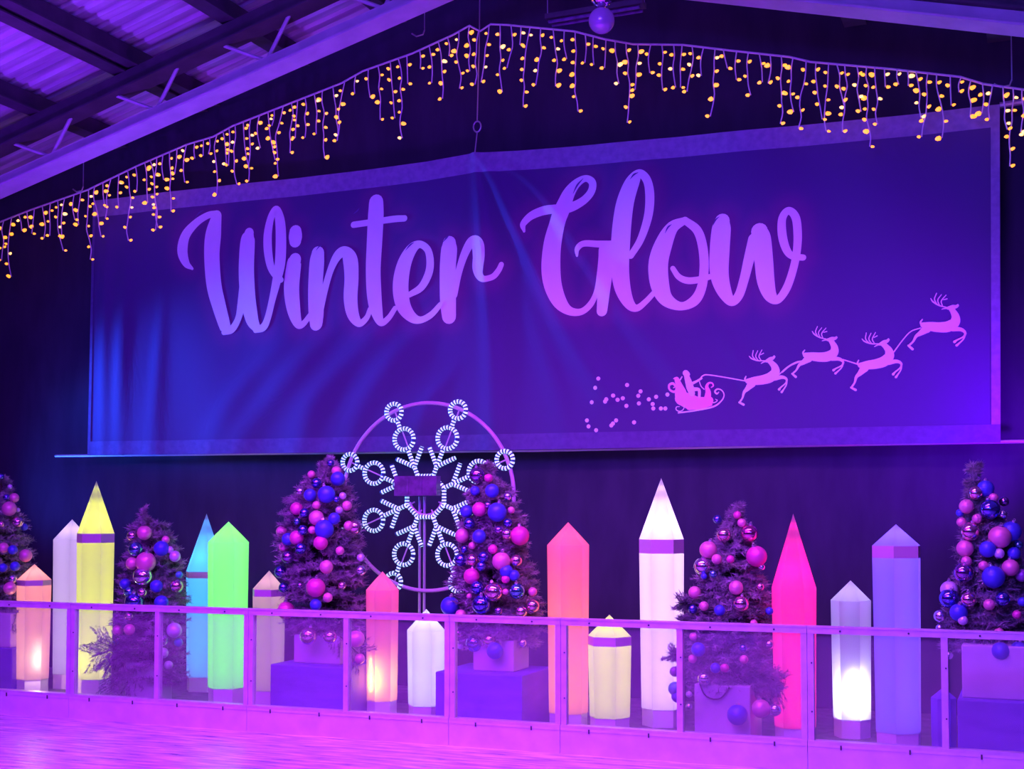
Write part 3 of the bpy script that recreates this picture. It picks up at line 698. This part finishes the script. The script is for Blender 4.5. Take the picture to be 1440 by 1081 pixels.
# ------------------------------------------------------------------ baubles
BA = {
'T1': "1,670,4,gB 14,684,3,bL 9,699,4,gB 20,700,6,bP 13,715,9,bP 25,717,3,bL 25,734,7,gP 2,737,4,gP 34,741,4.5,bB 5,770,6.5,bP 18,773,6,bB 36,781,8,bP 21,796,6,bB 4,798,5.5,bB 18,814,5,gL 14,827,8,bP",
'T2': "186,753,6.5,gP 203,749,9,bP 191,772,9,gT 227,771,9.5,bB 233,759,5,bP 239,773,4.5,bL 246,782,7,bL 186,792,8,bP 205,790,12.5,bP 201,810,12,gL 252,808,4.5,bT 176,821,7,bB 182,832,7,gT 220,824,8,bB 248,824,8.5,gP 200,833,6,gP 189,846,12,gB 227,847,9,bB 182,866,5.5,gP 166,886,7,bP 182,885,7,bP 163,902,4,bT 245,886,9.5,bL 227,900,8,gL 251,903,5.5,bT 229,918,7,bL 237,935,5.5,bL 159,968,5.5,bL",
'T3': "465,651,4.5,gB 473,662,6,bP 475,673,9,bB 438,667,5,bP 445,679,6.5,gB 422,691,6,gL 436,696,8,bB 459,695,11,bB 473,702,4,gB 482,697,4.5,bL 445,710,5.3,bP 488,711,6.3,bP 417,715,8,bM 477,717,4.6,bL 428,721,6,gB 445,728,9.4,bP 470,729,7.5,bB 418,733,4.6,gT 490,739,6,bP 499,741,9,gP 456,744,12,bB 439,745,5,bP 426,745,6.5,gB 396,747,7,bP 417,756,9,bM 405,758,8,bB 451,763,9,bM 399,769,6,bP 423,771,7,gB 478,774,5.4,bP 405,783,8,gU 507,784,4.7,bL 507,802,6.5,gL 459,797,8.5,bP 395,804,8,gB 444,826,12,bM 461,840,6,bP 481,823,5,gP 399,826,6.5,gB 422,823,4,gU 444,850,7.5,bB 402,858,11,bM 434,894,11,gP 464,895,8.5,gP 501,898,10.5,bP 506,926,6.5,bP",
'T4': "671,668,10,gU 687,672,5.5,bM 668,690,6,bB 692,690,8.8,bB 714,698,5.5,gL 674,716,9,bM 699,720,12,bB 656,719,8,bB 686,710,4.5,gU 719,717,4.5,bP 714,735,5.5,gB 660,736,7,gB 701,745,5,gU 731,753,12,bM 713,751,7,gP 650,753,9,bP 674,754,8.7,bB 664,767,4.5,bP 693,772,6,bM 653,772,4.5,gB 648,787,8,gB 664,787,7.4,gP 680,783,7,gB 705,789,11.5,bP 726,788,7.5,gP 677,796,6,gB 663,810,10,bM 712,803,8.5,bB 723,809,7,bB 711,814,5.5,bM 671,826,8.5,gB 694,832,12,gP 711,832,4,bP 727,831,10,gT 749,832,5.7,bP 749,852,8.5,gP 677,850,12,gB 633,852,12,bB 733,860,7.4,gP 701,859,5,gU 648,865,7.3,bP 660,838,3.5,bP 648,892,11,gP 667,904,11,gB 688,900,8,gP 696,915,10.5,bB 647,908,4,bL 735,904,5,gL",
'T5': "1009,730,5.5,gB 1037,724,5,bM 1043,735,5.5,bP 1018,752,9,gP 1054,750,11,gM 996,773,11,bP 1008,786,6.5,bP 1027,786,5,bM 1064,782,13,bM 988,796,11,gL 1003,807,5,gT 990,810,4,bB 1071,797,4.5,gL 1035,826,9,bP 977,833,8,bP 1069,825,5,gP 1042,849,10,gP 990,852,6,bP 974,856,6,gB 1012,858,7,bB 1082,859,5,bB 1060,876,4.5,bP 975,895,5,bP 982,913,9,bB 974,926,5.5,bP 1045,911,5,gB 1082,906,6,gP 1046,927,5.5,bP 1006,939,6.5,bB 1019,939,5.5,bM 990,954,8.5,gL 949,944,6.5,bU 949,968,8.5,bT 953,979,8,bB 1037,1005,13,bB 1070,996,11.5,bP 1090,998,8,gL 969,976,4,bL 969,993,4,gL",
'T6': "1386,687,10.5,bB 1372,693,8.8,gP 1397,700,6,bP 1359,712,9,bP 1350,721,5,bB 1392,716,12.5,gB 1410,723,5.5,gL 1412,705,6,gU 1374,729,6,bP 1352,734,6,bP 1364,747,12,gP 1422,747,12.5,bB 1406,755,14,bP 1357,771,10.5,bP 1432,766,6,gT 1389,772,10.5,bB 1405,778,6.5,bL 1426,778,8,bB 1359,789,6.6,bP 1383,795,6,bP 1421,798,10.5,bP 1355,805,12.5,gU 1397,811,14,bB 1437,809,8,bU 1335,829,11,bL 1335,841,12.5,gB 1362,843,9.7,gP 1391,850,7,bP 1410,842,9,gB 1438,846,6,bB 1430,864,5.5,bM 1348,861,11,bB 1322,866,8,gL 1322,883,5.5,gL 1354,872,6,bL 1405,890,6.5,bP 1334,921,5.5,gL 1407,915,11,bB 1433,914,11,bB 1328,908,4,gL"}
TN = {'T1': 'tree at the left edge', 'T2': 'tree between yellow and cyan lanterns', 'T3': 'tree left of the snowflake', 'T4': 'tree right of the snowflake', 'T5': 'tree beside the crimson lantern', 'T6': 'tree at the right edge'}
CN = dict(P='pink', M='magenta', B='blue', L='pale lilac', T='teal', U='purple', R='red')
BMESH = {k: sphere_mesh('bauble', M[k], 24, 14) for k in M if len(k) == 2 and k[0] in 'bg' and k[1] in 'PMBLTUR'}
capb = MB(); capb.tube([(0,0,.96),(0,0,1.14)], [.22,.2], 10); capb.tube([Vector((.10*math.cos(a), 0, 1.22+.10*math.sin(a))) for a in np.linspace(0, 2*PI, 9)[:-1]], .025, 5, closed=True)
co = capb.build('cap', M['cap']); CAP = co.data; bpy.data.objects.remove(co)
ORD = ['', 'second', 'third', 'fourth', 'fifth', 'sixth', 'seventh', 'eighth', 'ninth', 'tenth']
NUM = ['', '', 'two', 'three', 'four', 'five', 'six', 'seven', 'eight', 'nine', 'ten']
for tk, s_ in BA.items():
    T = TREES[tk]; L = []
    for e in s_.split():
        a = e.split(','); L.append((float(a[0]), float(a[1]), float(a[2]), a[3]))
    ys = [l[1] for l in L]; y0, y1 = min(ys), max(ys); keys = {}
    for i, (x, y, r, k) in enumerate(L):
        f = (y-y0)/(y1-y0); tier = 'at top of' if f < .12 else 'high on' if f < .35 else 'halfway up' if f < .62 else 'low on' if f < .85 else 'at bottom of'
        size = 'large' if r >= 9.5 else 'small' if r < 6 else 'medium'
        fin = 'shiny' if k[0] == 'g' else 'matte'
        keys.setdefault(f"{size} {fin} {CN[k[1]]} bauble {tier} {TN[tk]}", []).append(i)
    lab = {}
    for key, ids in keys.items():
        if len(ids) == 1: lab[ids[0]] = key; continue
        ids = sorted(ids, key=lambda i: L[i][0])
        for q, i in enumerate(ids):
            n_ = len(ids)
            w = ('left one' if q == 0 else 'right one') if n_ == 2 else ('leftmost' if q == 0 else 'rightmost' if q == n_-1 else ORD[q]+' from left')
            lab[i] = f"{key}, {w}"
    for i, (x, y, r, k) in enumerate(L):
        Y = T['Y']; p = atY(x, y, Y)
        R = T['rad'](min(max(p.z, T['z0']), T['z1'])); dx = (p.x-T['cen'](p.z))*.93
        q = max(0, R*R-dx*dx)**.5
        Yf = Y - q*.92 - .05
        if tk == 'T5' and y > 962: Yf = min(Yf, 10.93)
        c = atY(x, y, Yf); rw = 1.13*r*(atY(x, y, Yf)-atY(x, y-1, Yf)).length
        o = link('bauble', BMESH[k], c, scale=rw, rot=(random.uniform(-.3,.3), random.uniform(-.3,.3), 0))
        tag(o, lab[i], 'bauble', 'baubles on the '+TN[tk])
        if r >= 9.5 and k[0] in 'bg':
            co = bpy.data.objects.new('cap', CAP); COL.objects.link(co); co.parent = o

# cable on the planter
b = MB(); b.tube([Vector(v) for v in catmull([tuple(atY(x, y , 11.025)) for x, y in ((984,961),(990,975),(1000,982),(1012,982),(1020,975),(1026,966))], 6)], .007, 6)
tag(b.build('power_cable', M['cable']), 'thin dark cable looped over the planter beside the crimson lantern', 'cable')

# ------------------------------------------------------------------ snowflake wheel
YS = 12.55; C0 = atY(600, 698, YS); U = (atY(600, 697, YS)-C0).length
def pol(r, a, dy=0): return Vector((C0.x+U*r*math.cos(a), YS+dy, C0.z+U*r*math.sin(a)))
t = empty('snowflake_light', (C0.x, YS, 0), 'round snowflake of pale cyan rope light on a hoop and pole', 'light sculpture')
b = MB(); b.tube([pol(132, a) for a in np.linspace(0, 2*PI, 97)[:-1]], .021, 10, closed=True); b.build('hoop', M['hoop'], t, smooth=True)
def rope(b, pts, closed=False):
    # resample at half stripe pitch
    P = [np.array(p) for p in pts] + ([np.array(pts[0])] if closed else []); out = [P[0]]; step = .0165
    acc = 0
    for i in range(len(P)-1):
        L = np.linalg.norm(P[i+1]-P[i]); d = step-acc
        while d <= L: out.append(P[i]+(P[i+1]-P[i])*d/L); d += step
        acc = (L-(d-step))
    if closed and len(out) % 2: out = out[:-1]
    b.tube([Vector(p) for p in out], .024, 8, closed=closed, mis=[0, 1])
for k in range(8):
    a = k*PI/4+PI/8; b = MB()
    rope(b, [pol(32, a, -.03), pol(50, a, -.03), pol(73, a, -.03)]); rope(b, [pol(103, a, -.03), pol(118, a, -.03)])
    for sg in (-1, 1):
        rope(b, [pol(45, a, -.03), pol(58, a+sg*.20, -.03), pol(71, a+sg*.32, -.03)])
    c1 = pol(88, a, -.03); rope(b, [c1+Vector((U*15*math.cos(q), 0, U*15*math.sin(q))) for q in np.linspace(0, 2*PI, 41)[:-1]], True)
    c1 = pol(130, a, -.03); rope(b, [c1+Vector((U*12*math.cos(q), 0, U*12*math.sin(q))) for q in np.linspace(0, 2*PI, 33)[:-1]], True)
    b.build('rope_light_arm', [M['rope_on'], M['rope_off']], t, smooth=True)
    b = MB(); b.tube([pol(20, a), pol(131, a)], .008, 6); b.build('spoke', M['hoop'], t)
b = MB(); rope(b, [pol(31, a, -.03) for a in np.linspace(0, 2*PI, 9)[:-1]+PI/8], True); b.build('rope_light_hub', [M['rope_on'], M['rope_off']], t)
b = MB(); A = atY(559, 697, YS-.08); B_ = atY(618, 669, YS-.08); b.box((A.x, YS-.16, A.z), (B_.x, YS-.05, B_.z))
for f in (.3, .62): b.box((A.x+(B_.x-A.x)*f, YS-.17, A.z+.02), (A.x+(B_.x-A.x)*(f+.05), YS-.159, B_.z-.02))
b.build('control_box', M['ctrl'], t)
pp = atY(594, 700, YS+.04)
b = MB()
for dx in (-.028, .028): b.tube([(pp.x+dx, YS+.035, 0), (pp.x+dx, YS+.035, C0.z)], .016, 8)
b.build('pole', M['rod'], t)
b = MB(); b.box((pp.x-.35, YS-.25, 0), (pp.x+.35, YS+.3, .03)); b.build('base_plate', M['darksteel'], t)
b = MB(); b.tube([pol(26, q, -.02) for q in np.linspace(PI*1.1, PI*1.9, 12)], .014, 8); b.build('hub_bracket', M['hoop'], t)

# ------------------------------------------------------------------ light
def aim(o, tgt): o.rotation_euler = (Vector(tgt)-o.location).to_track_quat('-Z', 'Y').to_euler()
def area(loc, tgt, p, col, sx, sy=None, spread=None):
    d = bpy.data.lights.new('flood', 'AREA'); d.energy = p; d.color = col; d.shape = 'RECTANGLE'; d.size = sx; d.size_y = sy or sx
    if spread: d.spread = spread
    o = bpy.data.objects.new('flood', d); COL.objects.link(o); o.location = loc; aim(o, tgt); return o
def spot(loc, tgt, p, col, ang=60, blend=.8, r=.15):
    o = lamp('spot', 'SPOT', loc, p, col, r, spot_size=math.radians(ang), spot_blend=blend); aim(o, tgt); return o
bl = atY(130, 620, YBN); br_ = atY(1400, 620, YBN); bmid = atY(700, 400, YBN)
spot((bl.x-2.2, 12.0, 1.0), (bl.x+.3, YBN, 3.1), 520, (.02,.13,1), 70, 1)             # blue wash from the left
spot((bl.x-4.5, 12.2, 3.0), (bmid.x+.5, YBN, 3.7), 8000, (.02,.14,1), 30, 1)           # raking blue over folds
spot((br_.x+1.3, 12.2, 2.1), (br_.x-1.2, YBN, 3.2), 900, (.24,.0,1), 85, 1)            # violet wash from right
area((-3, 1.0, 6.0), (-4, 13.3, 3.8), 520, (.13,.055,1), 4, 1.5)                       # violet stage wash
area((-5, 4.5, 5.6), (-5, 8.5, 0), 330, (.50,.012,1), 8, 2, math.radians(105))                              # magenta on the ice
area((-6, 5.5, 3.8), (-6, 10.4, .6), 100, (.22,.0,1), 7, 1)                            # barrier front
area((-3.5, 8.6, 5.4), (-4, 11.7, 1.2), 95, (.85,.16,1), 6, .5, math.radians(110))                       # pink on trees
area((-1, 8.0, 2.9), (0.5, 11.6, 1.2), 30, (.08,.12,1), 3, .5)                        # blue on trees at the right
spot((-10, 9.0, 2.0), (-9.5, 9.5, 7), 1100, (.20,.02,1), 110, 1)                        # uplight on roof
spot((-11.5, 6.0, 2.0), (-11.5, 7.5, 7), 2200, (.34,.01,1), 70, 1)
spot((2.5, 10.9, 2.6), (1.5, 12.0, 8), 160, (.18,.02,1), 90, 1)
w = bpy.data.worlds.new('world'); sc.world = w; w.use_nodes = True
w.node_tree.nodes['Background'].inputs[0].default_value = (.12,.01,.7,1); w.node_tree.nodes['Background'].inputs[1].default_value = .10

sc.view_settings.view_transform = 'Standard'; sc.view_settings.look = 'None'; sc.view_settings.exposure = 0.15; sc.view_settings.gamma = 1
sc.view_settings.use_curve_mapping = False
sc.cycles.use_denoising = True
sc.cycles.sample_clamp_indirect = 4
